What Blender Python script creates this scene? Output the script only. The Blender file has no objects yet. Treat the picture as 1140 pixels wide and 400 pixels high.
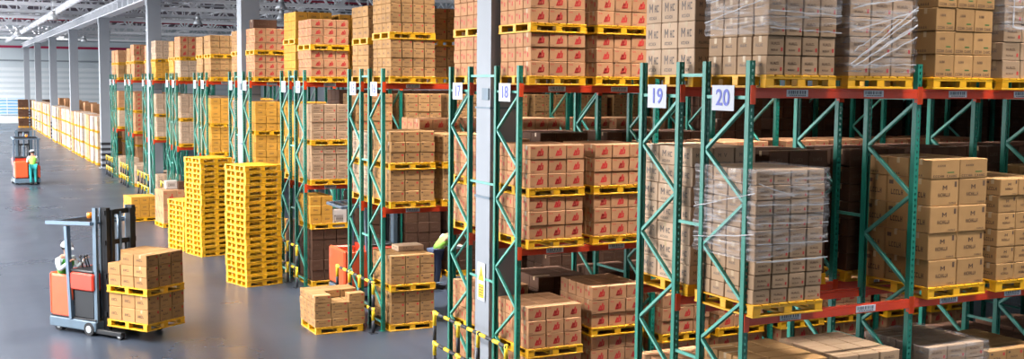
import bpy, math, random
import numpy as np
from mathutils import Vector, Matrix
from mathutils.bvhtree import BVHTree
rnd = random.Random(7)
scene = bpy.context.scene
COL = scene.collection
ORD = ['first', 'second', 'third', 'fourth', 'fifth', 'sixth', 'seventh', 'eighth', 'ninth', 'tenth', 'eleventh', 'twelfth',
       'thirteenth', 'fourteenth', 'fifteenth', 'sixteenth', 'seventeenth', 'eighteenth', 'nineteenth', 'twentieth', 'twenty-first', 'twenty-second']

# ------------------------------------------------------------------ camera
FPX, YAW, PIT, ROL = 1243.48, .4690, .0858, .0099
CAMZ = 5.335
cy, sy, cp, sp, cr, sr = math.cos(YAW), math.sin(YAW), math.cos(PIT), math.sin(PIT), math.cos(ROL), math.sin(ROL)
FW = Vector((sy*cp, cy*cp, -sp)); R0 = Vector((cy, -sy, 0)); U0 = Vector((sy*sp, cy*sp, cp))
RV = R0*cr + U0*sr; UV_ = U0*cr - R0*sr
cam = bpy.data.cameras.new('camera'); camo = bpy.data.objects.new('camera', cam); COL.objects.link(camo)
cam.sensor_width = 36; cam.lens = FPX/1140*36; cam.clip_end = 600
camo.matrix_world = Matrix(((RV.x, UV_.x, -FW.x, 0), (RV.y, UV_.y, -FW.y, 0), (RV.z, UV_.z, -FW.z, CAMZ), (0, 0, 0, 1)))
scene.camera = camo
vs = scene.view_settings
vs.view_transform = 'Standard'; vs.look = 'None'; vs.gamma = 1; vs.use_curve_mapping = False
vs.exposure = 0.38

# ------------------------------------------------------------------ materials
MATS = {}
def mat(name, col, rough=.6, metal=0., var=.0, nscale=6., bump=0., rand=0., spec=.5, coat=0.):
    m = bpy.data.materials.new(name); m.use_nodes = True
    nt = m.node_tree; b = nt.nodes['Principled BSDF']
    b.inputs['Roughness'].default_value = rough; b.inputs['Metallic'].default_value = metal
    b.inputs['Specular IOR Level'].default_value = spec
    b.inputs['Coat Weight'].default_value = coat
    c4 = (*col, 1)
    b.inputs['Base Color'].default_value = c4
    last = None
    if var or bump:
        tc = nt.nodes.new('ShaderNodeTexCoord')
        nz = nt.nodes.new('ShaderNodeTexNoise'); nz.inputs['Scale'].default_value = nscale; nz.inputs['Detail'].default_value = 5
        nt.links.new(tc.outputs['Object'], nz.inputs['Vector'])
        if var:
            hs = nt.nodes.new('ShaderNodeHueSaturation'); hs.inputs['Color'].default_value = c4
            mr = nt.nodes.new('ShaderNodeMapRange'); mr.inputs[1].default_value = .3; mr.inputs[2].default_value = .7
            mr.inputs[3].default_value = 1-var; mr.inputs[4].default_value = 1+var
            nt.links.new(nz.outputs['Fac'], mr.inputs[0]); nt.links.new(mr.outputs[0], hs.inputs['Value'])
            nt.links.new(hs.outputs[0], b.inputs['Base Color']); last = hs
        if bump:
            bp = nt.nodes.new('ShaderNodeBump'); bp.inputs['Strength'].default_value = bump; bp.inputs['Distance'].default_value = .01
            nt.links.new(nz.outputs['Fac'], bp.inputs['Height']); nt.links.new(bp.outputs[0], b.inputs['Normal'])
    if rand:
        oi = nt.nodes.new('ShaderNodeObjectInfo'); ge = nt.nodes.new('ShaderNodeNewGeometry')
        ad = nt.nodes.new('ShaderNodeMath'); ad.operation = 'ADD'
        fr = nt.nodes.new('ShaderNodeMath'); fr.operation = 'FRACT'
        nt.links.new(oi.outputs['Random'], ad.inputs[0]); nt.links.new(ge.outputs['Random Per Island'], ad.inputs[1])
        nt.links.new(ad.outputs[0], fr.inputs[0])
        mr2 = nt.nodes.new('ShaderNodeMapRange'); mr2.inputs[3].default_value = 1-rand; mr2.inputs[4].default_value = 1+rand
        nt.links.new(fr.outputs[0], mr2.inputs[0])
        h2 = nt.nodes.new('ShaderNodeHueSaturation'); h2.inputs['Color'].default_value = c4
        if last: nt.links.new(last.outputs[0], h2.inputs['Color'])
        nt.links.new(mr2.outputs[0], h2.inputs['Value']); nt.links.new(h2.outputs[0], b.inputs['Base Color'])
    MATS[name] = m
    return m
mat('green_paint', (.009, .21, .145), .38, var=.12, nscale=3)
mat('brace_paint', (.10, .38, .30), .35, var=.1)
mat('galvanised', (.55, .60, .60), .35, .6)
mat('beam_red', (.62, .045, .012), .38, var=.12, nscale=3)
mat('connector_red', (.80, .07, .012), .4)
mat('plate_white', (.6, .62, .66), .5)
mat('plate_ink', (.10, .11, .14), .6)
mat('sign_white', (.55, .56, .62), .5)
mat('sign_blue', (.10, .12, .50), .5)
mat('pallet_yellow', (.82, .40, .008), .45, var=.14, nscale=4, rand=.10)
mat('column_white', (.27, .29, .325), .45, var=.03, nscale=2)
mat('truss_white', (.80, .81, .86), .45)
mat('deck_roof', (.045, .026, .048), .7, var=.2, nscale=.6)
mat('pipe_red', (.45, .02, .06), .4)
mat('wall_panel', (.58, .65, .70), .5, var=.05, nscale=.2)
mat('wall_trim', (.25, .29, .33), .5)
mat('wall_crimson', (.40, .01, .07), .5)
mat('wall_white', (.70, .75, .79), .5)
mat('louvre_blue', (.22, .50, .80), .4)
mat('black', (.012, .012, .014), .45)
mat('hazard_black', (.02, .02, .025), .5)
mat('hazard_yellow', (.80, .55, .02), .45)
mat('hazard_white', (.75, .76, .78), .5)
mat('truck_orange', (.80, .10, .030), .35, coat=.3, var=.06)
mat('truck_red', (.70, .05, .02), .35, coat=.3)
mat('truck_grey', (.11, .16, .21), .4, var=.08)
mat('truck_steel', (.15, .21, .28), .35, .4)
mat('rubber', (.02, .02, .022), .8)
mat('wheel_hub', (.45, .48, .5), .4, .3)
mat('beacon', (.85, .25, .02), .25)
mat('skin', (.42, .22, .14), .55)
mat('hair', (.02, .015, .012), .7)
mat('cap_white', (.80, .80, .82), .5)
mat('vest_green', (.05, .30, .03), .7)
mat('vest_lime', (.35, .72, .10), .6)
mat('cloth_pale', (.62, .70, .70), .8)
mat('cloth_teal', (.02, .30, .30), .8)
mat('cloth_navy', (.04, .06, .12), .8)
mat('lamp_shell', (.75, .77, .80), .35, .2)
mat('lamp_blue', (.25, .45, .75), .3)
mat('yellow_sign', (.85, .50, .01), .5)
mat('tape', (.52, .36, .20), .28)
for n, c in dict(kraft=(.43, .232, .092), pinkish=(.50, .25, .122), gold=(.62, .30, .045), pale=(.56, .385, .26), dark=(.095, .045, .026), greyed=(.43, .275, .165), white=(.54, .47, .42)).items():  # dark: brown lowered to paint in rack-interior shade; truly dark cartons share it
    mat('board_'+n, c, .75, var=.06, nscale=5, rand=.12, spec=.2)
mat('print_red', (.55, .03, .025), .6)
mat('print_brown', (.11, .055, .03), .65)
mat('print_grey', (.17, .13, .11), .65)
mat('print_green', (.06, .14, .03), .65)
for n, c in dict(kraft=(.22, .13, .065), pinkish=(.28, .15, .10)).items():
    mat('seam_'+n, c, .8)

def film_mat():
    m = bpy.data.materials.new('stretch_film'); m.use_nodes = True; nt = m.node_tree
    for n in list(nt.nodes): nt.nodes.remove(n)
    out = nt.nodes.new('ShaderNodeOutputMaterial'); mix = nt.nodes.new('ShaderNodeMixShader')
    tr = nt.nodes.new('ShaderNodeBsdfTransparent'); tr.inputs[0].default_value = (.97, .97, .98, 1)
    pb = nt.nodes.new('ShaderNodeBsdfPrincipled'); pb.inputs['Base Color'].default_value = (.80, .78, .80, 1); pb.inputs['Roughness'].default_value = .22
    tc = nt.nodes.new('ShaderNodeTexCoord'); mp = nt.nodes.new('ShaderNodeMapping')
    mp.inputs['Scale'].default_value = (1.1, 1.1, 11); mp.inputs['Rotation'].default_value = (.0, .22, .0)
    nz = nt.nodes.new('ShaderNodeTexNoise'); nz.inputs['Scale'].default_value = 2.2; nz.inputs['Detail'].default_value = 6
    nz.inputs['Distortion'].default_value = .5
    mr = nt.nodes.new('ShaderNodeMapRange'); mr.inputs[1].default_value = .45; mr.inputs[2].default_value = .72; mr.inputs[3].default_value = .06; mr.inputs[4].default_value = .42
    bp = nt.nodes.new('ShaderNodeBump'); bp.inputs['Strength'].default_value = .6; bp.inputs['Distance'].default_value = .02
    L = nt.links.new
    L(tc.outputs['Object'], mp.inputs['Vector']); L(mp.outputs[0], nz.inputs['Vector']); L(nz.outputs['Fac'], mr.inputs[0])
    L(nz.outputs['Fac'], bp.inputs['Height']); L(bp.outputs[0], pb.inputs['Normal'])
    L(mr.outputs[0], mix.inputs[0]); L(tr.outputs[0], mix.inputs[1]); L(pb.outputs[0], mix.inputs[2]); L(mix.outputs[0], out.inputs[0])
    MATS['film'] = m
film_mat()
m_ = mat('film_fold', (.80, .79, .82), .2); m_.node_tree.nodes['Principled BSDF'].inputs['Alpha'].default_value = .45
def floor_mat():
    m = mat('concrete', (.25, .275, .31), .28, var=.0)
    nt = m.node_tree; b = nt.nodes['Principled BSDF']; L = nt.links.new
    tc = nt.nodes.new('ShaderNodeTexCoord')
    n1 = nt.nodes.new('ShaderNodeTexNoise'); n1.inputs['Scale'].default_value = .35; n1.inputs['Detail'].default_value = 8
    mp = nt.nodes.new('ShaderNodeMapping'); mp.inputs['Scale'].default_value = (2.2, .12, 1)
    n2 = nt.nodes.new('ShaderNodeTexNoise'); n2.inputs['Scale'].default_value = 1.; n2.inputs['Detail'].default_value = 4
    ad = nt.nodes.new('ShaderNodeMath'); ad.operation = 'ADD'
    rp = nt.nodes.new('ShaderNodeValToRGB')
    rp.color_ramp.elements[0].position = .35; rp.color_ramp.elements[0].color = (.033, .042, .060, 1)
    rp.color_ramp.elements[1].position = .7; rp.color_ramp.elements[1].color = (.054, .067, .092, 1)
    hm = nt.nodes.new('ShaderNodeMath'); hm.operation = 'MULTIPLY'; hm.inputs[1].default_value = .5
    L(tc.outputs['Object'], n1.inputs['Vector']); L(tc.outputs['Object'], mp.inputs['Vector']); L(mp.outputs[0], n2.inputs['Vector'])
    L(n1.outputs['Fac'], ad.inputs[0]); L(n2.outputs['Fac'], ad.inputs[1]); L(ad.outputs[0], hm.inputs[0]); L(hm.outputs[0], rp.inputs[0])
    L(rp.outputs[0], b.inputs['Base Color'])
    mr = nt.nodes.new('ShaderNodeMapRange'); mr.inputs[3].default_value = .18; mr.inputs[4].default_value = .42
    L(n1.outputs['Fac'], mr.inputs[0]); L(mr.outputs[0], b.inputs['Roughness'])
floor_mat()

# ------------------------------------------------------------------ mesh helpers
class MB:
    def __init__(s): s.v = []; s.f = []; s.m = []; s.mats = []; s.smooth = []
    def mi(s, name):
        if name not in s.mats: s.mats.append(name)
        return s.mats.index(name)
    def poly(s, pts, m, smooth=False):
        i = len(s.v); s.v += [tuple(p) for p in pts]; s.f.append(tuple(range(i, i+len(pts)))); s.m.append(s.mi(m)); s.smooth.append(smooth)
    def hexa(s, c8, m):
        i = len(s.v); s.v += [tuple(p) for p in c8]
        for f in ((0, 3, 2, 1), (4, 5, 6, 7), (0, 1, 5, 4), (1, 2, 6, 5), (2, 3, 7, 6), (3, 0, 4, 7)):
            s.f.append(tuple(i+k for k in f)); s.m.append(s.mi(m)); s.smooth.append(False)
    def box(s, x0, x1, y0, y1, z0, z1, m):
        s.hexa([(x0, y0, z0), (x1, y0, z0), (x1, y1, z0), (x0, y1, z0), (x0, y0, z1), (x1, y0, z1), (x1, y1, z1), (x0, y1, z1)], m)
    def cbox(s, x0, x1, y0, y1, z0, z1, m, b=.004):
        """chamfered box"""
        i = len(s.v); mi = s.mi(m)
        X = (x0, x1); Y = (y0, y1); Z = (z0, z1)
        idx = {}
        for a in (0, 1):
            for c in (0, 1):
                for d in (0, 1):
                    sx, sy_, sz = (1 if a == 0 else -1), (1 if c == 0 else -1), (1 if d == 0 else -1)
                    idx[a, c, d, 0] = len(s.v); s.v.append((X[a], Y[c]+sy_*b, Z[d]+sz*b))
                    idx[a, c, d, 1] = len(s.v); s.v.append((X[a]+sx*b, Y[c], Z[d]+sz*b))
                    idx[a, c, d, 2] = len(s.v); s.v.append((X[a]+sx*b, Y[c]+sy_*b, Z[d]))
        def F(*k):
            s.f.append(tuple(idx[q] for q in k)); s.m.append(mi); s.smooth.append(False)
        F((0,0,0,0),(0,0,1,0),(0,1,1,0),(0,1,0,0)); F((1,0,0,0),(1,1,0,0),(1,1,1,0),(1,0,1,0))
        F((0,0,0,1),(1,0,0,1),(1,0,1,1),(0,0,1,1)); F((0,1,0,1),(0,1,1,1),(1,1,1,1),(1,1,0,1))
        F((0,0,0,2),(0,1,0,2),(1,1,0,2),(1,0,0,2)); F((0,0,1,2),(1,0,1,2),(1,1,1,2),(0,1,1,2))
        for d in (0, 1):
            for c in (0, 1): F((0,c,d,1),(1,c,d,1),(1,c,d,2),(0,c,d,2))
            for a in (0, 1): F((a,0,d,0),(a,1,d,0),(a,1,d,2),(a,0,d,2))
        for a in (0, 1):
            for c in (0, 1): F((a,c,0,0),(a,c,1,0),(a,c,1,1),(a,c,0,1))
        for a in (0, 1):
            for c in (0, 1):
                for d in (0, 1): F((a,c,d,0),(a,c,d,1),(a,c,d,2))
    def bar(s, p, q, w, h, m, up=(0, 0, 1)):
        p = Vector(p); q = Vector(q); d = (q-p).normalized(); up = Vector(up)
        if abs(d.dot(up)) > .98: up = Vector((1, 0, 0))
        a = d.cross(up).normalized(); u = a.cross(d).normalized()
        a *= w/2; u *= h/2
        s.hexa([p-a-u, p+a-u, q+a-u, q-a-u, p-a+u, p+a+u, q+a+u, q-a+u], m)
    def tube(s, p, q, r, m, n=10, r2=None, caps=True):
        p = Vector(p); q = Vector(q); d = (q-p).normalized(); r2 = r if r2 is None else r2
        up = Vector((0, 0, 1)) if abs(d.z) < .95 else Vector((1, 0, 0))
        a = d.cross(up).normalized(); u = a.cross(d).normalized()
        i = len(s.v); mi = s.mi(m)
        for k in range(n):
            t = 2*math.pi*k/n; o = a*math.cos(t)+u*math.sin(t)
            s.v.append(tuple(p+o*r)); s.v.append(tuple(q+o*r2))
        for k in range(n):
            j = (k+1) % n
            s.f.append((i+2*k, i+2*j, i+2*j+1, i+2*k+1)); s.m.append(mi); s.smooth.append(True)
        if caps:
            s.f.append(tuple(i+2*k for k in reversed(range(n)))); s.m.append(mi); s.smooth.append(False)
            s.f.append(tuple(i+2*k+1 for k in range(n))); s.m.append(mi); s.smooth.append(False)
    def ball(s, c, r, m, n=10, k=6, sc=(1, 1, 1), z0=-1.):
        i = len(s.v); mi = s.mi(m); c = Vector(c)
        for a in range(k+1):
            z = z0+(1-z0)*a/k; rr = math.sqrt(max(0, 1-z*z))
            for b in range(n):
                t = 2*math.pi*b/n
                s.v.append((c.x+r*sc[0]*rr*math.cos(t), c.y+r*sc[1]*rr*math.sin(t), c.z+r*sc[2]*z))
        for a in range(k):
            for b in range(n):
                j = (b+1) % n
                s.f.append((i+a*n+b, i+a*n+j, i+(a+1)*n+j, i+(a+1)*n+b)); s.m.append(mi); s.smooth.append(True)
    def mesh(s, name):
        me = bpy.data.meshes.new(name); me.from_pydata(s.v, [], s.f)
        for n in s.mats: me.materials.append(MATS[n])
        me.polygons.foreach_set('material_index', s.m); me.polygons.foreach_set('use_smooth', s.smooth)
        me.update(); return me
    def build(s, name, parent=None, loc=(0, 0, 0), rz=0):
        return link(name, s.mesh(name), parent, loc, rz)
def link(name, me, parent=None, loc=(0, 0, 0), rz=0):
    o = bpy.data.objects.new(name, me); COL.objects.link(o)
    o.location = loc; o.rotation_euler = (0, 0, rz)
    if parent: o.parent = parent
    return o
def empty(name, loc=(0, 0, 0), rz=0):
    return link(name, None, None, loc, rz)
def tag(o, label=None, cat=None, group=None, kind=None):
    if label: o['label'] = label
    if cat: o['category'] = cat
    if group: o['group'] = group
    if kind: o['kind'] = kind
    return o
def extend(dst, src, M):
    """append src MB transformed by matrix"""
    i = len(dst.v); dst.v += [tuple(M @ Vector(p)) for p in src.v]
    dst.f += [tuple(i+k for k in f) for f in src.f]; dst.m += [dst.mi(src.mats[k]) for k in src.m]; dst.smooth += src.smooth

# ------------------------------------------------------------------ layout
XE = 8.22; DEP = .90; BAY = 2.64; H1, H2, HP = 2.652, 5.313, 5.626; AIS = 3.517
ROWS = {}
y0 = 10.23
for k, a in enumerate(range(20, 0, -2)):
    gap = .996 if k % 3 == 1 else .475
    ROWS[a] = y0; ROWS[a-1] = y0+DEP+gap
    y0 += 2*DEP+gap+AIS
NB = {20: 3, 19: 4, 18: 8, 17: 8, 16: 9, 15: 9, 14: 8, 13: 8, 12: 3, 11: 3}
COLY = [17.42+17.88*k for k in range(8)]

# ------------------------------------------------------------------ setting
def structure(name, mb): return tag(mb.build(name), kind='structure')
b = MB(); b.box(-24, 34, -12, 147, -.3, 0, 'concrete'); structure('floor', b)
b = MB(); b.box(-24, 34, -12, 147.3, 11.8, 12.0, 'deck_roof')
for k in range(0, 46): b.box(-24+1.27*k, -24+1.27*k+.5, -12, 147, 11.72, 11.8, 'deck_roof')
structure('ceiling', b)
wb = MB()
wb.box(-24, 34, 147, 147.3, 0, 12, 'wall_panel')
for k in range(17): wb.box(-24, 34, 146.96, 147, .35+.66*k, .72+.66*k, 'wall_white' if k < 10 else 'wall_panel')
wb.box(-24, 34, 146.92, 147, 0, 1.1, 'wall_white')
structure('wall_back', wb)
b = MB(); b.box(-24, 34, 146.85, 146.97, 9.0, 9.28, 'wall_crimson'); structure('trim_1', b)
b = MB(); b.box(-24, 34, 146.85, 146.97, 7.42, 7.6, 'wall_trim'); structure('trim_2', b)
b = MB(); b.box(-24, 34, 146.8, 146.97, 9.9, 10.2, 'wall_trim'); structure('trim_3', b)
w1 = MB(); w1.box(4.4, 8.6, 146.86, 146.95, .95, 3.0, 'louvre_blue')
w1 = w1.build('window_1'); tag(w1, kind='structure')
b = MB()
for k in range(6): b.box(4.4, 8.6, 146.80, 146.87, 1.0+.36*k, 1.14+.36*k, 'wall_white')
for x in (4.35, 6.5, 8.55): b.box(x, x+.1, 146.79, 146.87, .9, 3.05, 'wall_white')
b.build('window_frame', w1)
b = MB(); b.box(34, 34.3, -12, 147.3, 0, 12, 'wall_trim'); structure('wall_right', b)
b = MB(); b.box(-24.3, -24, -12, 147.3, 7.5, 12, 'wall_panel')
for k in range(17): b.box(-24.3, -24, 12.6+8.2*k, 13.6+8.2*k, 0, 7.5, 'wall_panel')
b.box(-24.3, -24, -12, 12, 0, 7.5, 'wall_panel'); structure('wall_left', b)  # solid near stretch is added, unseen, to stop side light reaching rack interiors
b = MB(); b.box(-24, 9.3, -12.3, -12, 0, 12, 'wall_panel'); b.box(9.3, 34, 6.3, 6.6, 0, 12, 'wall_panel'); b.box(9.3, 9.6, -12.3, 6.3, 0, 12, 'wall_panel'); structure('wall_front_blocker', b)  # unseen walls added to block light and keep the rack interiors dark
# columns
for k, Y in enumerate(COLY):
    b = MB(); x0, x1, ya, yb = XE+.04, XE+.62, Y-.28, Y+.28
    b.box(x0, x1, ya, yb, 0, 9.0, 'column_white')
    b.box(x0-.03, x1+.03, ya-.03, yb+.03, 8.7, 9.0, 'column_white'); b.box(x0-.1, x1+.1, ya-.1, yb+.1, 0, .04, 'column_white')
    c = tag(b.build('column'), 'square white steel column, %s along the row ends from the camera' % ORD[k], 'column', 'white columns along the row ends', 'structure')
    if k >= 3:
        for q in range(5):
            b = MB(); z = .12+.32*q
            b.box(x0-.012, x1+.012, ya-.012, yb+.012, z, z+.16, 'hazard_black'); b.build('hazard_band', c)
    else:
        b = MB(); b.box(x0-.018, x1+.018, ya-.018, yb+.018, 4.9, 4.93, 'truck_grey'); b.box(x0-.018, x1+.018, ya-.018, yb+.018, 3.35, 3.39, 'truck_grey')
        b.box(x0-.02, x0, ya+.05, ya+.3, 5.05, 5.25, 'truck_grey'); b.build('strap', c)
# longitudinal girder on the columns
g = MB(); gx0, gx1 = XE+.2, XE+.5
g.box(gx0-.15, gx1+.15, 30, 147, 9.0, 9.06, 'truss_white'); g.box(gx0-.15, gx1+.15, 30, 147, 9.5, 9.56, 'truss_white'); g.box(gx0+.12, gx1-.12, 30, 147, 9.06, 9.5, 'truss_white')
for k in range(60): g.box(gx0-.1, gx1+.1, 30+1.95*k, 30.03+1.95*k, 9.06, 9.5, 'truss_white')
tag(g.build('girder'), 'long white steel girder running along the column heads', 'girder', kind='structure')
# trusses
def truss_meshes():
    lo = MB(); lo.box(-23.9, 33.9, -.12, .12, 9.82, 10.02, 'truss_white')
    hi = MB(); hi.box(-23.9, 33.9, -.09, .09, 11.45, 11.62, 'truss_white')
    we = MB(); x = -23.9; up = False
    while x < 33:
        we.bar((x, 0, 9.95), (x+1.2, 0, 11.5), .12, .12, 'truss_white'); we.bar((x+1.2, 0, 11.5), (x+2.4, 0, 9.95), .12, .12, 'truss_white')
        we.bar((x, 0, 9.95), (x, 0, 11.5), .08, .08, 'truss_white'); x += 2.4
    return lo.mesh('bottom_chord'), hi.mesh('top_chord'), we.mesh('web')
tm = truss_meshes()
k = 0; Y = 42.
while Y < 146:
    t = tag(empty('roof_truss', (0, Y, 0)), 'white lattice roof truss spanning the hall under the dark roof deck', 'roof truss', 'white lattice roof trusses', 'structure')
    for n, me in zip(('bottom_chord', 'top_chord', 'web'), tm): link(n, me, t)
    Y += 8.2 if Y < 90 else 12.; k += 1
rr_ = random.Random(5)
for k in range(14):
    b = MB(); Yt = 56+6.3*k; x = rr_.uniform(-2, 4); z = rr_.uniform(9.9, 10.9)
    b.box(x, x+30, Yt, Yt+.28, z, z+.04, 'truss_white'); b.box(x, x+30, Yt, Yt+.02, z, z+.12, 'truss_white')
    for q in range(10): b.box(x+3*q, x+3*q+.03, Yt+.12, Yt+.15, z, 11.7, 'truss_white')
    tag(b.build('cable_tray'), 'white cable tray hung between the roof trusses, %s from the camera' % ORD[k], 'cable tray', 'cable trays under the roof')
# purlins, ducts and sprinkler pipes under the roof
pm = MB(); pm.box(-.06, .06, 40, 147, 11.25, 11.4, 'truss_white')
pm = pm.mesh('purlin')
for k in range(8):
    tag(link('purlin', pm, None, (-6+4.6*k, 0, 0)), 'thin white purlin under the roof deck', 'purlin', 'purlins under the roof', 'structure')
pipe = MB(); pipe.tube((-23, 0, 0), (33, 0, 0), .07, 'pipe_red', 8); pipe = pipe.mesh('sprinkler_pipe')
for k, (Y, z) in enumerate([(62, 10.6), (78, 11.0), (104, 10.4)]):
    tag(link('sprinkler_pipe', pipe, None, (0, Y, z)), 'red sprinkler pipe running across the hall among the trusses, %s from the camera' % ORD[k], 'pipe', 'red sprinkler pipes under the roof')
duct = MB()
duct.tube((0, 30, 0), (0, 146, 0), .2, 'truss_white', 14)
for k in range(40): duct.tube((0, 31+2.9*k, 0), (0, 31.12+2.9*k, 0), .23, 'truss_white', 14)
tag(duct.build('air_duct', None, (XE-1.6, 0, 9.75)), 'round white air duct running along the hall above the column line', 'air duct')
# high bay lamps
def lamp_meshes():
    a = MB(); a.tube((0, 0, 0), (0, 0, .32), .28, 'lamp_shell', 14, .12); a.tube((0, 0, .32), (0, 0, .5), .12, 'lamp_shell', 10)
    c = MB(); c.tube((0, 0, .5), (0, 0, 1.25), .015, 'lamp_shell', 6)
    return a.mesh('lamp_shade'), c.mesh('stem')
lm = lamp_meshes()
spots = [(13.65, 50.2, 8.57), (15.9, 58.4, 8.57), (5.4, 66.6, 8.57), (10.8, 103.2, 8.57), (13.2, 66.6, 8.57), (4.9, 91.2, 8.57), (10.2, 83., 8.57), (19, 83., 8.57)]
for k, (x, y, z) in enumerate(spots):
    t = tag(empty('high_bay_lamp', (x, y, z)), 'bell shaped silver high bay lamp hanging under the white trusses ' + ('above rack 10', 'above rack 8', 'close by the girder', 'far beyond the racks', 'above rack 5', 'over the open aisle', 'above the block stacks', 'far above the block stacks')[k], 'lamp', 'high bay lamps under the roof')
    link('lamp_shade', lm[0], t); link('stem', lm[1], t)

# ------------------------------------------------------------------ racks
def post_mesh(flip):
    b = MB(); w, d = .078, .072; n = 74; pit = HP/n
    hw, hh = .011, .017; m = 'green_paint'
    for k in range(n):
        z0, z1 = k*pit, (k+1)*pit; zc = (z0+z1)/2
        b.poly([(0, 0, z0), (w/2-hw, 0, z0), (w/2-hw, 0, z1), (0, 0, z1)], m); b.poly([(w/2+hw, 0, z0), (w, 0, z0), (w, 0, z1), (w/2+hw, 0, z1)], m)
        b.poly([(w/2-hw, 0, z0), (w/2+hw, 0, z0), (w/2+hw, 0, zc-hh), (w/2-hw, 0, zc-hh)], m); b.poly([(w/2-hw, 0, zc+hh), (w/2+hw, 0, zc+hh), (w/2+hw, 0, z1), (w/2-hw, 0, z1)], m)
    b.box(0, .003, 0, d, 0, HP, m); b.box(w-.003, w, 0, d, 0, HP, m)
    b.box(0, .022, d-.003, d, 0, HP, m); b.box(w-.022, w, d-.003, d, 0, HP, m)
    b.box(-.03, w+.03, -.03, d+.03, 0, .008, m)
    if flip: b.v = [(x, -y, z) for x, y, z in b.v]; b.f = [tuple(reversed(f)) for f in b.f]
    return b.mesh('upright_post')
PM = (post_mesh(False), post_mesh(True))
def frame_nodes():
    z = 5.14; near = True; out = []
    while z > .15:
        out.append((.06 if near else DEP-.06, z)); z -= .583; near = not near
    return out
FN = frame_nodes()
BRM = []
for (ya, za), (yb, zb) in zip(FN, FN[1:]):
    b = MB(); b.bar((.03, ya, za), (.03, yb, zb), .030, .036, 'brace_paint'); b.bar((.052, ya, za), (.052, yb, zb), .012, .046, 'green_paint'); BRM.append(b.mesh('diagonal_brace'))
b = MB(); b.bar((.03, .06, 5.2), (.03, DEP-.06, 5.2), .03, .04, 'brace_paint'); HBT = b.mesh('horizontal_brace')
b = MB(); b.bar((.03, .06, .18), (.03, DEP-.06, .18), .03, .04, 'brace_paint'); HBB = b.mesh('horizontal_brace')
b = MB()
for (ya, za), (yb, zb) in zip(FN, FN[1:]): b.bar((.03, ya, za), (.03, yb, zb), .030, .036, 'brace_paint')
b.bar((.03, .06, 5.2), (.03, DEP-.06, 5.2), .03, .04, 'brace_paint')
BRALL = b.mesh('frame_bracing')
def beam_mesh():
    b = MB(); L = BAY-.078
    b.cbox(0, L, 0, .05, -.118, -.03, 'beam_red', .005); b.box(0, L, .0, .032, -.03, 0, 'beam_red'); b.box(0, L, .002, .048, -.008, 0, 'beam_red')
    return b.mesh('beam')
BM = beam_mesh()
def conn_mesh(s):
    b = MB(); x0, x1 = (-.07, .004) if s else (-.004, .07)
    b.box(x0, x1, -.006, .0, -.19, .03, 'connector_red'); b.box(-.004, .004, -.004, .05, -.17, .0, 'connector_red')
    return b.mesh('beam_connector')
CM = (conn_mesh(1), conn_mesh(0))
def plate_mesh():
    b = MB(); b.box(-.16, .16, -.006, 0, -.1, -.018, 'plate_white')
    r = random.Random(3); x = -.14
    while x < .13:
        w = r.choice((.008, .012, .02)); b.box(x, x+w, -.0075, -.006, -.068, -.028, 'plate_ink'); x += w+r.choice((.008, .014))
    x = -.12
    while x < .11:
        w = r.choice((.014, .02)); b.box(x, x+w, -.0075, -.006, -.09, -.076, 'plate_ink'); x += w+.008
    return b.mesh('beam_label')
PLM = plate_mesh()
def text_mesh(body, size, m, ext=.004):
    cu = bpy.data.curves.new('numeral', 'FONT'); cu.body = body; cu.size = size; cu.align_x = 'CENTER'; cu.align_y = 'CENTER'; cu.extrude = ext
    cu.offset = .004
    o = bpy.data.objects.new('tmp', cu); COL.objects.link(o)
    dg = bpy.context.evaluated_depsgraph_get(); me = bpy.data.meshes.new_from_object(o.evaluated_get(dg))
    bpy.data.objects.remove(o); bpy.data.curves.remove(cu)
    me.materials.clear(); me.materials.append(MATS[m]); me.name = 'numeral'
    for p in me.polygons: p.material_index = 0
    return me
b = MB(); b.box(-.008, 0, -.21, .21, -.15, .15, 'sign_white'); SGM = b.mesh('number_sign')
FRAME_SIDE = Matrix(((0, 0, -1), (-1, 0, 0), (0, 1, 0)))   # text plane -> faces -X
def make_rack(n):
    Y = ROWS[n]; nb = NB.get(n, 2)
    r = tag(empty('pallet_rack', (XE, Y, 0)), 'green and red pallet rack row with the number %d sign on its end frame' % n, 'pallet rack', 'green pallet rack rows')
    detail = n >= 13
    for k in range(nb+1):
        x = k*BAY
        link('upright_post', PM[0], r, (x, 0, 0)); link('upright_post', PM[1], r, (x, DEP, 0))
        if k == 0 or (detail and k < 3):
            for me in BRM: link('diagonal_brace', me, r, (x, 0, 0))
            link('horizontal_brace', HBT, r, (x, 0, 0)); link('horizontal_brace', HBB, r, (x, 0, 0))
        else: link('frame_bracing', BRALL, r, (x, 0, 0))
    for k in range(nb):
        x = k*BAY+.078
        for z in (H1, H2):
            bf = link('beam', BM, r, (x, -.012, z))
            link('beam_connector', CM[0], bf); link('beam_connector', CM[1], bf, (BAY-.078, 0, 0))
            if n >= 9:
                for u in (.62, 1.82): link('beam_label', PLM, bf, (u, 0, 0))
            link('beam', BM, r, (BAY*(k+1), DEP+.012, z), math.pi)
    s = link('number_sign', SGM, r, (-.02, DEP/2+.0, 5.19))
    t = link('numeral', text_mesh(str(n), .27, 'sign_blue', .003), s, (-.010, .0, -.005))
    t.rotation_euler = FRAME_SIDE.to_euler()
    if n % 2 == 0:
        gap = ROWS[n-1]-ROWS[n]-DEP
        for k in range(nb+1):
            for z in (5.46, 3.62, 1.95, .4):
                b = MB(); b.bar((k*BAY+.04, DEP, z), (k*BAY+.04, DEP+gap, z), .03, .04, 'brace_paint')
                b.build('row_spacer', r)
for n in range(20, 0, -1): make_rack(n)

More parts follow.
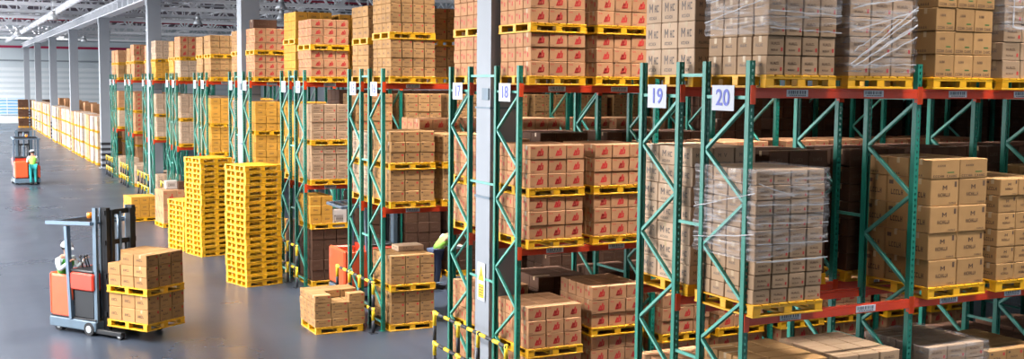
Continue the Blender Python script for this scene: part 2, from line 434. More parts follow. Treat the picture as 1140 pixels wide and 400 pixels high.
# ------------------------------------------------------------------ cartons
def quadrect(u0, v0, u1, v1): return [(u0, v0), (u1, v0), (u1, v1), (u0, v1)]
def strokes_m(u, v, w, h, t):   # an M drawn with four strokes
    return [[(u, v), (u+t, v), (u+t, v+h), (u, v+h)], [(u+w-t, v), (u+w, v), (u+w, v+h), (u+w-t, v+h)],
            [(u, v+h), (u+w/2-t/2, v+h*.35), (u+w/2+t/2, v+h*.35), (u+t, v+h)], [(u+w/2-t/2, v+h*.35), (u+w/2+t/2, v+h*.35), (u+w, v+h), (u+w-t, v+h)]]
def scribble(u0, v0, u1, v1, n, seed):
    r = random.Random(seed); out = []; w = (u1-u0)/n
    for k in range(n):
        u = u0+k*w; h = v1-v0
        t = r.randint(0, 3)
        if t == 0: out += [quadrect(u, v0, u+w*.25, v1), quadrect(u, v0, u+w*.8, v0+h*.25)]
        elif t == 1: out += [quadrect(u, v0, u+w*.25, v1), quadrect(u+w*.5, v0, u+w*.75, v1), quadrect(u, v0+h*.4, u+w*.75, v0+h*.6)]
        elif t == 2: out += [[(u, v0), (u+w*.25, v0), (u+w*.6, v1), (u+w*.35, v1)], [(u+w*.5, v0), (u+w*.75, v0), (u+w*.6, v1), (u+w*.35, v1)]]
        else: out += [quadrect(u, v0, u+w*.75, v0+h*.22), quadrect(u, v1-h*.22, u+w*.75, v1), quadrect(u, v0, u+w*.22, v1)]
    return out
RED_LOGO = [[(.36, .24), (.46, .24), (.56, .60), (.48, .66)], [(.48, .22), (.58, .24), (.70, .78), (.62, .80)], [(.40, .22), (.70, .26), (.69, .36), (.40, .32)],
            [(.63, .26), (.74, .28), (.76, .60), (.68, .66)], [(.44, .46), (.54, .42), (.62, .56), (.5, .62)]]
TYPES = {
    'red':   ('board_pinkish', [('print_red', RED_LOGO+scribble(.08, .78, .30, .88, 4, 1)), ('print_brown', scribble(.06, .10, .26, .17, 4, 2))],
              [('print_red', scribble(.12, .55, .40, .72, 3, 3)+[quadrect(.55, .3, .68, .62)])]),
    'kraft': ('board_kraft', [('print_brown', scribble(.22, .44, .66, .58, 8, 5)+scribble(.12, .12, .45, .19, 8, 6)+[quadrect(.08, .74, .2, .86)]), ('print_red', [quadrect(.78, .66, .90, .84)])],
              [('print_brown', scribble(.2, .4, .7, .6, 4, 7))]),
    'crown': ('board_kraft', [('print_brown', strokes_m(.42, .60, .16, .17, .035)+scribble(.26, .34, .70, .48, 8, 8)+scribble(.66, .07, .92, .13, 8, 9)+[quadrect(.84, .70, .92, .90)])],
              [('print_brown', scribble(.2, .3, .8, .5, 5, 10)+[quadrect(.1, .7, .3, .85)])]),
    'band':  ('board_kraft', [('print_brown', scribble(.06, .08, .46, .2, 5, 11)+scribble(.54, .08, .92, .2, 5, 12)+scribble(.2, .62, .5, .74, 4, 13)), ('print_green', [quadrect(.55, .3, .8, .36)])],
              [('print_brown', scribble(.1, .1, .6, .22, 5, 14))]),
    'pale':  ('board_pale', [('print_grey', strokes_m(.2, .50, .14, .20, .03)+[[(.48, .70), (.51, .70), (.57, .50), (.54, .50)], [(.60, .70), (.63, .70), (.57, .50), (.54, .50)]]+scribble(.2, .16, .8, .26, 8, 15))],
              [('print_grey', strokes_m(.2, .42, .24, .34, .05)+scribble(.55, .42, .86, .7, 2, 21)+scribble(.2, .14, .7, .26, 6, 16))]),
    'gold':  ('board_gold', [('print_brown', scribble(.3, .4, .7, .6, 4, 17))], [('print_brown', scribble(.3, .4, .6, .55, 3, 18))]),
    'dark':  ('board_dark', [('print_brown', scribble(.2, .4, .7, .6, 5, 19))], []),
    'grey':  ('board_greyed', [('print_brown', scribble(.2, .54, .74, .68, 9, 20)+scribble(.2, .22, .62, .32, 9, 22)), ('print_red', [quadrect(.8, .2, .9, .4)])], [('print_grey', scribble(.2, .45, .7, .6, 5, 23))]),
    'white': ('board_white', [('print_grey', scribble(.2, .3, .8, .7, 5, 24))], []),
}
CNAME = {'red': 'red-printed', 'kraft': 'brown', 'crown': 'crown-marked', 'band': 'tan', 'pale': 'pale', 'gold': 'golden', 'dark': 'dark', 'grey': 'greyish', 'white': 'white'}
CMB = {}
def carton_mb(ty, w, d, h, lod):
    key = (ty, round(w, 3), round(d, 3), round(h, 3), lod)
    if key in CMB: return CMB[key]
    base, front, side = TYPES[ty]; b = MB()
    x0, x1, ya, yb = -w/2, w/2, -d/2, d/2; e = .0015
    b.cbox(x0, x1, ya, yb, 0, h, base, .008)
    if lod < 2:
        for m, ps in front:
            for p in ps:
                b.poly([(x0+u*w, ya-e, v*h) for u, v in p], m)
        for m, ps in side:
            for p in ps: b.poly([(x0-e, yb-u*d, v*h) for u, v in p], m)
    if lod == 1:
        b.v, b.f, b.m, b.smooth = b.v, b.f, b.m, b.smooth
    CMB[key] = b
    return b
TPM = {}
def tape_mesh(w, d, h):
    key = (round(w, 3), round(d, 3), round(h, 3))
    if key not in TPM:
        b = MB(); e = .0012
        b.box(-w/2-e, w/2+e, -.024, .024, h-.0002, h+e, 'tape')
        for s in (-1, 1):
            x = s*(w/2+e/2); b.box(x-e/2, x+e/2, -.024, .024, h-min(.07, h*.35), h, 'tape')
        TPM[key] = b.mesh('tape')
    return TPM[key]
CMESH = {}
CARTONS = []      # (M, ty, w,d,h, label)
PALLETS = []      # (M, size, variant, label, group)
PALW, PALD, PALH = 1.05, 1.15, .15
FILMS = []
def load(cx, cyy, z, tiers, where, rz=0., w=PALW, d=PALD, jit=.008, group=None, seed=None):
    """cx,cyy = centre; tiers = list of dict(ty,nx,ny,nz,h,miss,w,d). Adds pallets and shell cartons. returns top z"""
    r = random.Random(hash((round(cx*100), round(cyy*100), round(z*100))) % 99991 if seed is None else seed)
    B = Matrix.Translation((cx, cyy, 0)) @ Matrix.Rotation(rz, 4, 'Z')
    nt = len(tiers)
    for ti, t in enumerate(tiers):
        tw = '' if nt == 1 else (('lower tier, ', 'upper tier, ') if nt == 2 else ('bottom tier, ', 'middle tier, ', 'upper tier, '))[ti]
        if not t.get('nopallet'):
            PALLETS.append((B @ Matrix.Translation((r.uniform(-.008, .008), r.uniform(-.008, .008), z)) @ Matrix.Rotation(r.uniform(-.012, .012), 4, 'Z'), 0,
                            'yellow plastic pallet, %s%s' % (tw, where), group or 'yellow pallets on the racks'))
            z += PALH
        nx, ny, nz, h = t['nx'], t['ny'], t['nz'], t['h']
        W = t.get('w', w-.03); D = t.get('d', d-.03); ox = t.get('ox', 0); oy = t.get('oy', 0)
        cw, cd = W/nx, D/ny
        for iz in range(nz):
            sx = r.uniform(-jit, jit); sy_ = r.uniform(-jit, jit)
            for ix in range(nx):
                for iy in range(ny):
                    if (ix, iy, iz) in t.get('miss', ()): continue
                    shell = ix in (0, nx-1) or iy in (0, ny-1) or (iz == nz-1 and ti == nt-1)
                    if not shell and not t.get('miss'): continue
                    x = -W/2+cw*(ix+.5)+ox+sx+r.uniform(-.3, .3)*jit; y = -D/2+cd*(iy+.5)+oy+sy_+r.uniform(-.3, .3)*jit
                    if iy == 0: rowt = '%s in front row' % ORD[ix]
                    elif ix == 0: rowt = '%s in aisle-end row' % ORD[iy]
                    else: rowt = 'spot %d by %d' % (ix+1, iy+1)
                    lab = '%s carton, layer %d, %s, %s%s' % (CNAME[t['ty']], iz+1, rowt, tw.replace(' tier', ' tier') if nt > 1 else '', where)
                    g = .015
                    CARTONS.append((B @ Matrix.Translation((x, y, z+iz*h)) @ Matrix.Rotation(r.uniform(-.010, .010), 4, 'Z'), t['ty'], cw-g, cd-g, h-.005, lab))
        z += nz*h
    return z
def film(cx, cyy, z0, z1, where, w=1.06, d=1.16, slope=0., rz=0, cover=True, streaks=(), name='stretch_wrap'):
    """a wrinkled sleeve of clear film round a load"""
    b = MB(); r = random.Random(int(cx*977+cyy*31+z0*7))
    nzz = max(8, int((z1-z0)/.05)); per = []
    n = 12
    pts = []
    for s in range(4):
        for k in range(n):
            t = k/n
            pts.append([(-w/2+w*t, -d/2), (w/2, -d/2+d*t), (w/2-w*t, d/2), (-w/2, d/2-d*t)][s])
    N = len(pts); rows = []
    ph = [r.uniform(0, 6.3) for _ in range(8)]
    for a in range(nzz+1):
        row = []
        for i, (x, y) in enumerate(pts):
            zb = z0+slope*(x+w/2)/w
            z = zb+(z1-zb)*a/nzz
            nrm = Vector((x/w, y/d, 0)); o = .006*math.sin(z*46+3*i/N*6.28+ph[0])+.005*math.sin(i*.9+z*17+ph[1])+.004*math.sin(z*90-i*.5+ph[2])+r.uniform(-.003, .003)
            k = 1+(o+.014)/.55
            row.append(len(b.v)); b.v.append((x*k, y*k, z))
        rows.append(row)
    mi = b.mi('film')
    for a in range(nzz):
        for i in range(N):
            j = (i+1) % N
            b.f.append((rows[a][i], rows[a][j], rows[a+1][j], rows[a+1][i])); b.m.append(mi); b.smooth.append(True)
    if cover:
        b.f.append(tuple(rows[-1])); b.m.append(mi); b.smooth.append(False)
    o = b.build(name, None, (cx, cyy, 0), rz)
    tag(o, 'clear stretch film wrapped round the load on '+where, 'stretch wrap', 'stretch wraps round loads')
    # gathered folds of film, thin raised ropes lying on the sleeve
    for (face, u0, v0, u1, v1, th) in streaks:
        q = MB(); prev = None; K = 10; rr = random.Random(int(u0*100+v0*1000))
        for k in range(K+1):
            t = k/K; u = u0+(u1-u0)*t; v = v0+(v1-v0)*t+rr.uniform(-.006, .006)
            if face == 'f': p = (-w/2+u*w, -d/2-.032, z0+v*(z1-z0))
            else: p = (-w/2-.032, d/2-u*d, z0+v*(z1-z0))
            if prev: q.bar(prev, p, .006, th*rr.uniform(.4, 1.0), 'film_fold')
            prev = p
        q.build('film_fold', o)
    return o
def T(ty, nx, ny, nz, h, **k): return dict(ty=ty, nx=nx, ny=ny, nz=nz, h=h, **k)
XP = [XE+.13+PALW/2, XE+.13+1.22+PALW/2]
def px(pos): return XP[pos % 2]+BAY*(pos//2)
LEV = {0: 'floor level', 1: 'middle level', 2: 'top level'}
ZL = {0: 0., 1: H1, 2: H2}
def on_rack(n, lev, pos, tiers, dx=0, dy=0, rz=0, **k):
    y = ROWS[n]+DEP/2+(-.025 if n % 2 == 0 else .0)+dy
    where = '%s, rack %d place %d' % (LEV[lev], n, pos+1)
    zt = load(px(pos)+dx, y, ZL[lev]+.001, tiers, where, rz or rnd.uniform(-.012, .012), **k)
    return px(pos)+dx, y, ZL[lev], zt, where
R3 = lambda: T('red', 3, 4, 3, .232)
RED2 = lambda: [R3(), R3()]
# ---- rack 20
x, y, z, zt, wh = on_rack(20, 2, 0, [T('grey', 4, 4, 8, .225)])
film(x, y, z+.62, zt+.01, wh, slope=.14, streaks=[('f', 0, .62, 1, .58, .02), ('f', 0, .37, 1, .36, .016), ('f', .0, .2, 1, .17, .016), ('f', 0, .05, 1, .02, .014), ('l', 0, .55, .95, .28, .016), ('l', .1, .3, 1, .45, .02), ('l', 0, .12, 1, .3, .014)])
x, y, z, zt, wh = on_rack(20, 2, 1, [T('grey', 3, 4, 7, .235)])
film(x, y, z+.2, zt+.01, wh, streaks=[('f', .0, .06, .95, .42, .022), ('f', .03, .03, .9, .34, .016), ('f', .1, .10, 1, .5, .022), ('f', .0, .30, 1, .47, .02), ('f', .0, .47, 1, .58, .024), ('f', .05, .16, .7, .40, .014), ('f', .2, .04, 1, .27, .016), ('f', .0, .05, 1, .06, .012), ('f', .3, .12, 1, .36, .02)])
on_rack(20, 2, 2, [T('band', 3, 3, 6, .29)])
x, y, z, zt, wh = on_rack(20, 2, 3, [T('grey', 3, 4, 7, .235)])
film(x, y, z+.75, zt+.01, wh, streaks=[('f', .1, .05, .1, .5, .03), ('f', .1, .06, .5, .02, .03), ('f', 0, .3, 1, .33, .02)])
on_rack(20, 2, 4, [T('kraft', 3, 4, 6, .25)]); on_rack(20, 2, 5, [T('kraft', 3, 4, 6, .25)])
x, y, z, zt, wh = on_rack(20, 1, 0, [T('grey', 4, 4, 9, .174)], dx=-.1)
film(x, y, z+.66, zt+.01, wh, slope=.2, streaks=[('f', 0, .0, 1, .0, .025), ('f', 0, .2, 1, .18, .014), ('f', 0, .42, 1, .4, .014), ('f', 0, .62, 1, .6, .014), ('f', 0, .85, .5, .7, .016), ('l', 0, .5, 1, .75, .014), ('l', 0, .15, 1, .3, .016)])
on_rack(20, 1, 2, [T('crown', 2, 3, 4, .345), T('band', 2, 3, 1, .25, nopallet=True)], dx=.02)
on_rack(20, 1, 3, [T('crown', 3, 4, 6, .225)], dx=.06); on_rack(20, 1, 4, [T('kraft', 3, 4, 6, .24)])
on_rack(20, 0, 0, [T('kraft', 3, 4, 4, .225), T('kraft', 3, 4, 4, .22)], dx=.05)
on_rack(20, 0, 1, [T('kraft', 3, 4, 4, .225), T('grey', 3, 4, 4, .215)])
x, y, z, zt, wh = on_rack(20, 0, 2, [T('grey', 3, 4, 4, .225), T('grey', 3, 4, 4, .205)], dx=.1)
film(x, y, z+1.05, zt+.01, wh)
on_rack(20, 0, 3, [T('kraft', 3, 4, 4, .225), T('kraft', 3, 4, 3, .22)])
# ---- rack 19
on_rack(19, 2, 0, [T('pale', 3, 3, 5, .34)])
on_rack(19, 1, 0, [T('pale', 3, 3, 7, .25)])
on_rack(19, 0, 0, RED2())
for p in range(1, 7):
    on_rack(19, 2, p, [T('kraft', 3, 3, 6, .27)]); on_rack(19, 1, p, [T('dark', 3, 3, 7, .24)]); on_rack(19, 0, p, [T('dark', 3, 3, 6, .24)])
# ---- rack 18 / 17
for p in range(8, 16):
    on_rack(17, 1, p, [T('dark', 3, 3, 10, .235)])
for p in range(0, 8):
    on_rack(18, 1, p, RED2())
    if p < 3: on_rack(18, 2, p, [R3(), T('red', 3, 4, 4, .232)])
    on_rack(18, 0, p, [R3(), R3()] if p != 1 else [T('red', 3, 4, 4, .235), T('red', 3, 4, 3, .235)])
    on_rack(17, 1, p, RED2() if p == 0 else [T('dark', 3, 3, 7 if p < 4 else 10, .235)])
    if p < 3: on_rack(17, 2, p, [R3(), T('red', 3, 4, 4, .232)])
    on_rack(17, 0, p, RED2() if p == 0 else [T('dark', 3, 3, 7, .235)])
# ---- rack 16 / 15
on_rack(16, 2, 0, [T('kraft', 4, 4, 4, .195), T('kraft', 4, 4, 5, .2)])
on_rack(16, 1, 0, [T('kraft', 3, 4, 3, .225), T('kraft', 3, 4, 3, .225)])
on_rack(16, 0, 0, [T('kraft', 3, 4, 3, .235), T('kraft', 3, 4, 3, .21)])
on_rack(15, 2, 0, [T('kraft', 3, 3, 3, .235), T('kraft', 3, 3, 3, .235)])
on_rack(15, 1, 0, [T('pale', 3, 3, 3, .22), T('pale', 3, 3, 3, .2)])
on_rack(15, 2, 1, [T('kraft', 3, 3, 3, .235), T('kraft', 3, 3, 3, .235)])
for p in range(1, 9):
    if p > 1: on_rack(15, 2, p, [T('kraft', 3, 3, 6, .27)]) if p < 3 else None
    on_rack(15, 1, p, [T('red', 3, 3, 3, .26), T('red', 3, 3, 3, .26)])
    on_rack(16, 1, p, [T('dark', 3, 3, 6, .24)] if p != 1 else [T('kraft', 3, 4, 3, .225), T('kraft', 3, 4, 3, .2)])
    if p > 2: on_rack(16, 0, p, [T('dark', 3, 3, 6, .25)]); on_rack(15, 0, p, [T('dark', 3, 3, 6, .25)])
# ---- rack 14 / 13
on_rack(14, 2, 0, [T('red', 3, 4, 3, .225), T('red', 3, 4, 3, .215)])
on_rack(14, 1, 0, [T('grey', 3, 4, 4, .22), T('grey', 3, 4, 4, .23)])
on_rack(14, 0, 0, [T('dark', 3, 3, 5, .27), T('gold', 2, 3, 3, .24, w=.62, ox=-.24)])
on_rack(13, 2, 0, [T('gold', 3, 3, 4, .215), T('gold', 3, 3, 3, .24)])
on_rack(13, 2, 1, [T('gold', 3, 3, 4, .215), T('gold', 3, 3, 3, .23)])
on_rack(13, 1, 0, [T('gold', 3, 3, 4, .22), T('gold', 3, 3, 4, .22)])
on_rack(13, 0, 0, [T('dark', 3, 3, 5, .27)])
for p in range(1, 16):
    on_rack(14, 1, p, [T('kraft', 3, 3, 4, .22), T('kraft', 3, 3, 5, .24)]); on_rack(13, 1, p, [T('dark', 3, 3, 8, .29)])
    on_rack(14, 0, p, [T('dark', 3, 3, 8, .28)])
# ---- racks 12 .. 1
far_plan = {12: (['red', 'red'], ['gold', 'gold'], 'gold'), 11: (['kraft', 'kraft'], ['pale', 'pale'], 'red'), 10: (['band', 'band'], ['gold', 'gold'], 'pale'), 9: (['kraft', 'kraft'], ['pale', 'pale'], 'pale'),
            8: (['pale', 'red'], ['pale', 'pale'], 'pale'), 7: (['gold', 'band'], ['pale', 'pale'], 'pale'), 6: (['gold', 'pale'], ['pale', 'pale'], 'pale'), 5: (['red', 'red'], ['pale', 'pale'], 'pale'),
            4: (['red', 'red'], ['red', 'red'], 'pale'), 3: (['kraft', 'kraft'], ['red', 'red'], 'pale'), 2: (['kraft', 'red'], ['pale', 'red'], 'pale'), 1: (['red', 'red'], ['red', 'red'], 'pale')}
for n, (t2, t1, t0) in far_plan.items():
    hi = {12: 3, 8: 3}.get(n, 3)
    on_rack(n, 2, 0, [T(t2[0], 3, 3, 3, .22), T(t2[1], 3, 3, 3, .22 if n not in (8, 6, 4) else .27)])
    on_rack(n, 1, 0, [T(t1[0], 3, 3, 4, .22), T(t1[1], 3, 3, 4, .22)])
    on_rack(n, 0, 0, [T(t0, 3, 3, 4, .23)])
    on_rack(n, 1, 1, [T(t1[0], 3, 3, 4, .22), T(t1[1], 3, 3, 4, .22)])
    on_rack(n, 2, 1, [T(t2[0], 3, 3, 3, .22), T(t2[1], 3, 3, 3, .2)])
# dark carton on top of rack 12's load, white carton in rack 14
CARTONS.append((Matrix.Translation((px(0)-.12, ROWS[12]+.35, H2+.3+.66*2+.003)), 'dark', .72, .5, .26, 'dark brown carton lying on top of the load, top level, rack 12 place 1'))
CARTONS.append((Matrix.Translation((9.05, ROWS[16]+.62, .3+.705+.63+.004)), 'pale', .6, .42, .12, 'flat pale carton lying on top of the load, floor level, rack 16'))
CARTONS.append((Matrix.Translation((9.12, ROWS[14]+.1, .15+5*.27+.003)), 'white', .42, .4, .5, 'upright white carton on dark cartons, floor level, rack 14'))
# ---- loads standing on the floor
load(7.36, 23.12, .001, [T('kraft', 3, 4, 4, .17, miss={(1, 0, 3), (1, 1, 3), (2, 1, 3)})], 'floor pallet before rack 15 end', 0.0, group='pallets standing on the aisle floor', w=1.15)
load(6.55, 44.3, .001, [T('gold', 3, 3, 3, .26)], 'floor pallet farther along the aisle', .12, group='pallets standing on the aisle floor')
load(7.45, 44.9, .001, [T('pale', 3, 3, 2, .26)], 'floor pallet behind golden cartons', .12, group='pallets standing on the aisle floor')
load(7.35, 42.1, .001, [T('red', 2, 3, 2, .60)], 'floor pallet of tall cartons beside yellow pallets', .1, group='pallets standing on the aisle floor')
CARTONS.append((Matrix.Translation((7.30, 42.2, .15+1.2+.003)), 'white', .4, .4, .3, 'white carton on top of tall red-printed cartons by the yellow pallets'))
CARTONS.append((Matrix.Translation((7.62, 42.0, .15+1.2+.003)), 'dark', .24, .4, .28, 'dark carton beside a white carton on tall cartons by yellow pallets'))
yy = 74.0; k = 0
while yy < 132:
    if min(abs(yy-c) for c in COLY) < .95: yy += .4; continue
    ty = ('pale', 'white', 'red', 'pale', 'white')[k % 5]
    load(8.75+rnd.uniform(-.08, .08), yy, .001, [T(ty, 3, 3, 3, .285) for _ in range(3)], '%s block stack beyond the racks' % (ORD[k] if k < 22 else 'farther %s' % ORD[k-22]), rnd.uniform(-.04, .04), group='block stacked pallets beyond the racks')
    if k % 3 == 0:
        load(11.2, yy, .001, [T('red', 3, 3, 3, .32) for _ in range(3)], '%s inner block stack beyond the racks' % ORD[k//3], 0, group='block stacked pallets beyond the racks')
    yy += 1.9; k += 1
for k, (x, y) in enumerate([(7.55, 133.5), (8.75, 133.3), (9.95, 133.6)]):
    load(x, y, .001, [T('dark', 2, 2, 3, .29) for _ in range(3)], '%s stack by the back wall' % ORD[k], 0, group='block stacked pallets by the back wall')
# ---- stacks of empty pallets
def pallet_stack(x, y, rz, n, desc):
    r = random.Random(n)
    for k in range(n):
        PALLETS.append((Matrix.Translation((x+r.uniform(-.012, .012), y+r.uniform(-.012, .012), .158*k)) @ Matrix.Rotation(rz+r.uniform(-.012, .012), 4, 'Z'), 1,
                        'empty yellow pallet, %s from the floor in %s' % (ORD[k], desc), 'empty pallets stacked in the aisle'))
pallet_stack(7.16, 29.22, .25, 20, 'the tall stack')
pallet_stack(7.14, 34.75, .25, 19, 'the stack behind the tall one')
pallet_stack(6.86, 36.1, .25, 10, 'the shortest stack')

# ---- the reach truck load
TR1 = (2.77, 25.15); FD = Vector((.57, -.82)).normalized()
RZ1 = math.atan2(FD.y, FD.x)-math.pi/2
lx, ly = TR1[0]+FD.x*1.46, TR1[1]+FD.y*1.46
side = Vector((-FD.y, FD.x))       # towards +X
lx += side.x*.02; ly += side.y*.02
load(lx, ly, .235, [T('kraft', 3, 3, 2, .285), T('kraft', 3, 3, 3, .232, miss={(0, 2, 2)})], "reach truck's forks", RZ1+math.pi, group='pallets on the reach truck')

# ------------------------------------------------------------------ rank by how large they show
verts = []; polys = []; owner = []
def addbox(M, x0, x1, ya, yb, z0, z1, own):
    i = len(verts)
    for z in (z0, z1):
        for (x, y) in ((x0, ya), (x1, ya), (x1, yb), (x0, yb)): verts.append(M @ Vector((x, y, z)))
    for f in ((0, 3, 2, 1), (4, 5, 6, 7), (0, 1, 5, 4), (1, 2, 6, 5), (2, 3, 7, 6), (3, 0, 4, 7)):
        polys.append(tuple(i+q for q in f)); owner.append(own)
for i, (M, ty, w, d, h, lab) in enumerate(CARTONS): addbox(M, -w/2, w/2, -d/2, d/2, 0, h, i)
NC = len(CARTONS)
for i, (M, var, lab, grp) in enumerate(PALLETS): addbox(M, -PALW/2, PALW/2, -PALD/2, PALD/2, 0, PALH, NC+i)
I4 = Matrix.Identity(4)
for Y in COLY: addbox(I4, XE+.04, XE+.62, Y-.28, Y+.28, 0, 9, -1)
for n in ROWS:
    for z in (H1, H2): addbox(I4, XE, XE+NB.get(n, 2)*BAY, ROWS[n]-.01, ROWS[n]+.04, z-.118, z, -1)
    for k in range(NB.get(n, 2)+1):
        for yq in (ROWS[n], ROWS[n]+DEP-.07): addbox(I4, XE+k*BAY, XE+k*BAY+.078, yq, yq+.07, 0, HP, -1)
addbox(Matrix.Translation((TR1[0], TR1[1], 0)) @ Matrix.Rotation(RZ1, 4, 'Z'), -.6, .6, -.75, .85, 0, 1.3, -1)
bvh = BVHTree.FromPolygons(verts, polys, all_triangles=False)
hits = [0]*(NC+len(PALLETS)); C0 = Vector((0, 0, CAMZ))
for py in range(1, 400, 2):
    for pxx in range(1, 1140, 2):
        d = FW + RV*((pxx-570)/FPX) - UV_*((py-200)/FPX)
        loc, nrm, idx, dist = bvh.ray_cast(C0, d)
        if idx is not None and owner[idx] >= 0: hits[owner[idx]] += 1
order = sorted(range(NC), key=lambda i: -hits[i])
single = set(i for i in order[:300] if hits[i] > 0)
stuff = MB()
def scr(M):
    p = M.translation-C0; return p.dot(FW)
for i, (M, ty, w, d, h, lab) in enumerate(CARTONS):
    if i in single:
        key = (ty, round(w, 3), round(d, 3), round(h, 3))
        if key not in CMESH: CMESH[key] = carton_mb(ty, w, d, h, 0).mesh('carton')
        o = bpy.data.objects.new('carton', CMESH[key]); COL.objects.link(o); o.matrix_world = M
        tag(o, lab, 'carton', 'cartons in the pallet loads')
        t = link('tape', tape_mesh(w, d, h), o)
    else:
        dist = scr(M)
        extend(stuff, carton_mb(ty, w, d, h, 0 if (hits[i] > 0 and dist < 60) else 2), M)
tag(stuff.build('carton_mass'), 'countless further cardboard cartons filling the racks and distant stacks', 'cartons', None, 'stuff')

# pallets
def pallet_parts(var):
    W, D, H = PALW, PALD, PALH; m = 'pallet_yellow'
    dk = MB()
    nb_ = 8; bw = W/nb_
    for k in range(nb_):
        dk.cbox(-W/2+bw*k+.008, -W/2+bw*(k+1)-.008, -D/2, D/2, H-.022, H, m, .004)
    for y in (-D/2, -.06, D/2-.12): dk.box(-W/2+.006, W/2-.006, y+.004, y+.116, H-.046, H-.020, m)
    fr = MB()
    for y in (-D/2, -.055, D/2-.11): fr.cbox(-W/2, W/2, y, y+.11, 0, .026, m, .004)
    for x in (-W/2, -.055, W/2-.11): fr.box(x+.003, x+.107, -D/2+.003, D/2-.003, .001, .025, m)
    bl = []
    for x in (-W/2+.065, 0, W/2-.065):
        for y in (-D/2+.06, 0, D/2-.06):
            q = MB(); q.nm = 'block'; q.cbox(x-.06, x+.06, y-.055, y+.055, .024, H-.045, m, .006)
            if x != 0 and var == 1 and y != 0:
                yy_ = y*.5
                w_ = MB(); w_.nm = 'rib'; w_.box(x-.05, x+.05, yy_-.03, yy_+.03, .025, H-.044, m); bl.append(w_)
            bl.append(q)
    return dk, fr, bl
PP = {}
for v in (0, 1):
    dk, fr, bl = pallet_parts(v)
    one = MB()
    for q in [dk, fr]+bl: extend(one, q, I4)
    PP[v] = (dk.mesh('deck'), fr.mesh('base_frame'), [(q.nm, q.mesh(q.nm)) for q in bl], one.mesh('pallet'), one)
porder = sorted(range(len(PALLETS)), key=lambda i: -hits[NC+i])
pshow = set(i for i in porder[:300] if hits[NC+i] > 0)
pst = MB()
for i, (M, var, lab, grp) in enumerate(PALLETS):
    dk, fr, bl, one, omb = PP[var]
    if i in pshow:
        big = hits[NC+i] > 30
        if big:
            o = bpy.data.objects.new('pallet', None); COL.objects.link(o); o.matrix_world = M
            link('deck', dk, o); link('base_frame', fr, o)
            for nm, q in bl: link(nm, q, o)
        else:
            o = bpy.data.objects.new('pallet', one); COL.objects.link(o); o.matrix_world = M
        tag(o, lab, 'pallet', grp)
    else: extend(pst, omb, M)
if pst.v: tag(pst.build('pallet_mass'), 'further yellow pallets hidden deep inside the racks', 'pallets', None, 'stuff')

# ------------------------------------------------------------------ rack end guards
def guard(a, xg=7.98):
    ya, yb = ROWS[a]-.12, ROWS[a-1]+DEP+.05
    g = tag(empty('rack_guard', (xg, ya, 0)), 'yellow and black striped guard rail before racks %d and %d' % (a, a-1), 'guard rail', 'striped guard rails at rack ends')
    L = yb-ya
    def striped(p, q, r, name, seg=.2):
        p = Vector(p); q = Vector(q); n = max(2, int((q-p).length/seg)); b = MB()
        for k in range(n):
            b.tube(p+(q-p)*k/n, p+(q-p)*(k+1)/n, r, 'hazard_yellow' if k % 2 else 'hazard_black', 10)
        b.build(name, g)
    for t in (0, .36, .64, 1): striped((0, L*t, 0), (0, L*t, 1.12), .035, 'guard_post', .26)
    for z in (1.08, .5): striped((0, -.03, z), (0, L+.03, z), .034, 'guard_bar', .24)
    for t in (0, .36, .64, 1):
        b = MB(); b.box(-.08, .08, L*t-.08, L*t+.08, 0, .012, 'hazard_black'); b.build('base_plate', g)
for a in range(18, 0, -2): guard(a)

# warning sign on the nearest column
s = MB(); X = XE+.028
s.box(X-.006, X, 17.27, 17.57, 1.55, 2.22, 'sign_white')
so = tag(s.build('warning_sign'), 'white warning plate with yellow triangle on the first white column', 'sign')
b = MB(); b.poly([(X-.008, 17.54, 1.9), (X-.008, 17.30, 1.9), (X-.008, 17.42, 2.18)], 'yellow_sign'); b.poly([(X-.0095, 17.435, 1.98), (X-.0095, 17.405, 1.98), (X-.0095, 17.42, 2.1)], 'black'); b.build('triangle', so)
b = MB(); b.box(X-.008, X-.006, 17.31, 17.53, 1.6, 1.84, 'yellow_sign')
for k in range(4): b.box(X-.0095, X-.008, 17.34, 17.50, 1.64+.045*k, 1.655+.045*k, 'black')
b.build('notice', so)

